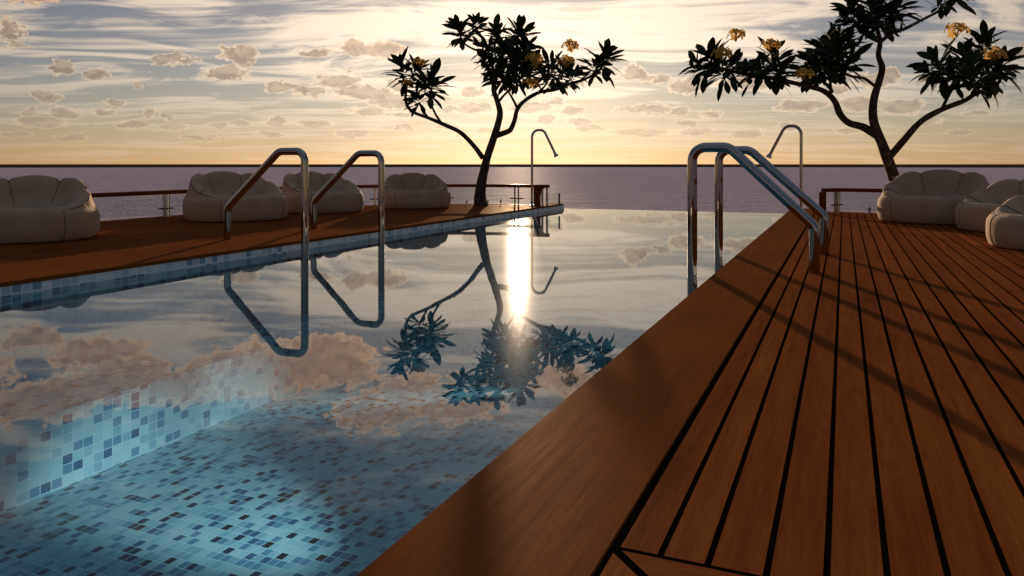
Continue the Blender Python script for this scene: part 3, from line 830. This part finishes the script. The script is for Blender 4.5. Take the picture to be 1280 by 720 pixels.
# low puffs of cloud: each has its own bearing, height and size in the sky
CL = [(10,40,17,14),(24,57,14,5),(75,84,18,8),(120,94,15,8),(210,73,20,6),(236,76,18,5),(297,67,24,9),(303,77,17,5),(282,92,24,10),(268,96,16,5),(172,107,6,4),
 (55,121,20,8),(40,140,12,5),(80,142,22,8),(50,153,32,7),(130,141,14,4),(143,128,14,6),(115,157,9,3),(168,156,26,4),(190,141,11,5),(215,160,18,5),(213,146,9,4),(275,156,12,5),(302,154,18,5),
 (345,152,19,6),(352,108,20,9),(375,113,16,8),(395,66,18,7),(340,168,18,4),(393,155,24,5),(446,61,20,10),(482,62,26,11),(424,101,32,10),(398,114,14,6),(455,116,36,9),(490,128,28,9),(460,139,24,6),(500,107,15,9),
 (504,143,12,4),(592,135,26,9),(590,115,16,8),(563,136,10,5),(662,133,30,8),(691,127,14,6),(714,138,14,5),(684,149,15,6),(725,152,16,5),(795,93,20,10),(805,136,38,6),(850,139,14,5),(858,109,24,10),(826,99,14,6),
 (860,155,14,4),(440,168,22,5),(505,159,16,4),(800,166,42,5),(735,160,20,4),(620,164,26,4),(560,158,18,4),(935,104,42,9),(1090,99,30,10),(1112,95,18,9),(1050,113,14,6),(1000,132,34,8),(1075,130,30,10),(1126,133,30,10),
 (1220,143,18,4),(890,143,14,5),(870,165,22,5),(932,168,22,5),(990,158,16,5),(1060,164,16,5),(1283,66,14,8),(1245,118,10,4),(1160,152,16,5),(1200,165,20,4),(20,168,24,4),(90,172,20,4),(250,172,24,4),
 (120,-30,46,14),(150,-62,52,20),(205,-72,44,18),(285,-58,50,20),(340,-48,64,24),(400,-34,50,20),(430,-52,34,16),(470,-104,42,18),(520,-78,44,15),(575,-96,40,16),(690,-60,50,14),(820,-80,60,18),(60,-90,60,20),
 (980,-40,60,16),(1120,-70,60,18),(40,-10,30,10),(1400,60,40,12),(1520,90,50,12),(-120,70,36,11),(-260,100,40,10),(-60,-60,60,18),(1350,-60,60,18)]
rnd_ = random.Random(5)
uv = []
for px,py,w_,h_ in CL:
    if py < 0: w_ *= 1.3; h_ *= 1.3
    dx = px-CX; R0 = math.hypot(960, dx)
    dv = FWD*960+RGT*dx
    u_ = math.atan2(dv.x*SUN_DIR_H.y-dv.y*SUN_DIR_H.x, dv.x*SUN_DIR_H.x+dv.y*SUN_DIR_H.y)
    uv.append((u_, (HY-py)/R0, w_*960/R0**2, h_/R0))
for k in range(26):
    v_ = rnd_.uniform(.05,.5); q = .02+v_*.13
    uv.append((rnd_.choice((-1,1))*rnd_.uniform(1.0,3.1), v_, q*rnd_.uniform(.8,1.7), q*rnd_.uniform(.28,.5)))
tanel = t.m('DIVIDE', z, t.m('SQRT', t.m('MAXIMUM', t.m('SUBTRACT', 1.0, t.m('MULTIPLY', z, z)), .0001)))
p0 = t.comb(az, tanel, 0.0)
grow = t.m('ADD', t.m('MULTIPLY', t.m('MAXIMUM', tanel, 0.0), .10), .0045)
n_lo = t.noise(t.vm('MULTIPLY', p0, (1,1.7,1)), 46, 3, .6, 0, 'Color', '2D')
pw_ = t.vm('ADD', p0, t.vm('MULTIPLY', t.vm('SUBTRACT', n_lo, (.5,.5,.5)), t.comb(t.m('MULTIPLY', grow, 2.6), t.m('MULTIPLY', grow, 1.3), 0.0)))
best = None
for (u_,v_,a_,b_) in uv:
    sx, sy = 1/(a_*1.12), 1/(b_*1.15)
    n_ = t.node('ShaderNodeVectorMath', operation='MULTIPLY_ADD')
    t.l.new(pw_, n_.inputs[0]); n_.inputs[1].default_value = (sx, sy, 0); n_.inputs[2].default_value = (-u_*sx, -v_*sy, 0)
    q_ = t.vm('DOT_PRODUCT', n_.outputs[0], n_.outputs[0])
    best = q_ if best is None else t.m('SMOOTH_MIN', best, q_, .35)
n_hi = t.noise(t.vm('MULTIPLY', p0, (1,1.5,1)), 150, 4, .62, 0, 'Fac', '2D')
n_mid = t.noise(t.vm('MULTIPLY', p0, (1,1.5,1)), 55, 4, .6, 0, 'Fac', '2D')
nn = t.m('ADD', t.m('MULTIPLY', t.m('SUBTRACT', n_hi, .5), t.ss(tanel, .08, .22, .7, .35)), t.m('MULTIPLY', t.m('SUBTRACT', n_mid, .5), t.ss(tanel, .05, .2, .5, 1.15)))
d = t.m('ADD', t.m('SUBTRACT', 1.0, best), nn)
a_ = t.m('MULTIPLY', t.ss(d, -.04, .26), t.ss(tanel, .02, .11, .45, .96))
n_up = t.noise(t.vm('MULTIPLY', t.vm('ADD', p0, t.comb(0.0, t.m('MULTIPLY', grow, .45), 0.0)), (1,1.5,1)), 55, 4, .6, 0, 'Fac', '2D')
relief = t.m('SUBTRACT', n_mid, n_up)
core = t.m('MULTIPLY', t.ss(d, .08, .66), t.ss(relief, -.2, .2, 1.0, .66))
hi_ = t.ss(tanel, .12, .24)
lit = t.vm('ADD', t.vm('MULTIPLY', warm((1.0,.77,.53), 6.2, 9.0, 3.0), t.mix(hi_, (1,1,1), (1.55,1.22,.98))), t.vm('SCALE', S0, sc=.2))
drk = t.vm('ADD', t.vm('MULTIPLY', warm((1.0,.73,.54), 2.3, 3.9, 1.5), t.mix(hi_, (1,1,1), (1.9,1.45,1.15))), t.vm('SCALE', S0, sc=.2))
cur = t.mix(a_, cur, t.mix(core, lit, drk))
cur = t.mix(t.m('GREATER_THAN', z, 0.0), (.25,.17,.12), cur)
t.l.new(cur, bg.inputs['Color']); bg.inputs['Strength'].default_value = .06

cd = bpy.data.cameras.new('camera'); co = bpy.data.objects.new('camera', cd); C.objects.link(co)
co.location = (0,0,1); co.rotation_euler = (R_(90),0,TH)
cd.sensor_width = 36; cd.lens = F_PX/1280*36; cd.shift_y = -(360-HY)/1280
cd.clip_start=.05; cd.clip_end = 5000
sc.camera = co
vs_ = sc.view_settings; vs_.view_transform='Standard'; vs_.look='None'; vs_.gamma=1; vs_.use_curve_mapping=False
vs_.exposure = 0.17
w.cycles.sampling_method='MANUAL'; w.cycles.sample_map_resolution=512
sc.cycles.max_bounces=8; sc.cycles.diffuse_bounces=3; sc.cycles.glossy_bounces=4; sc.cycles.transparent_max_bounces=12; sc.cycles.use_denoising=True
sc.cycles.sample_clamp_indirect=8
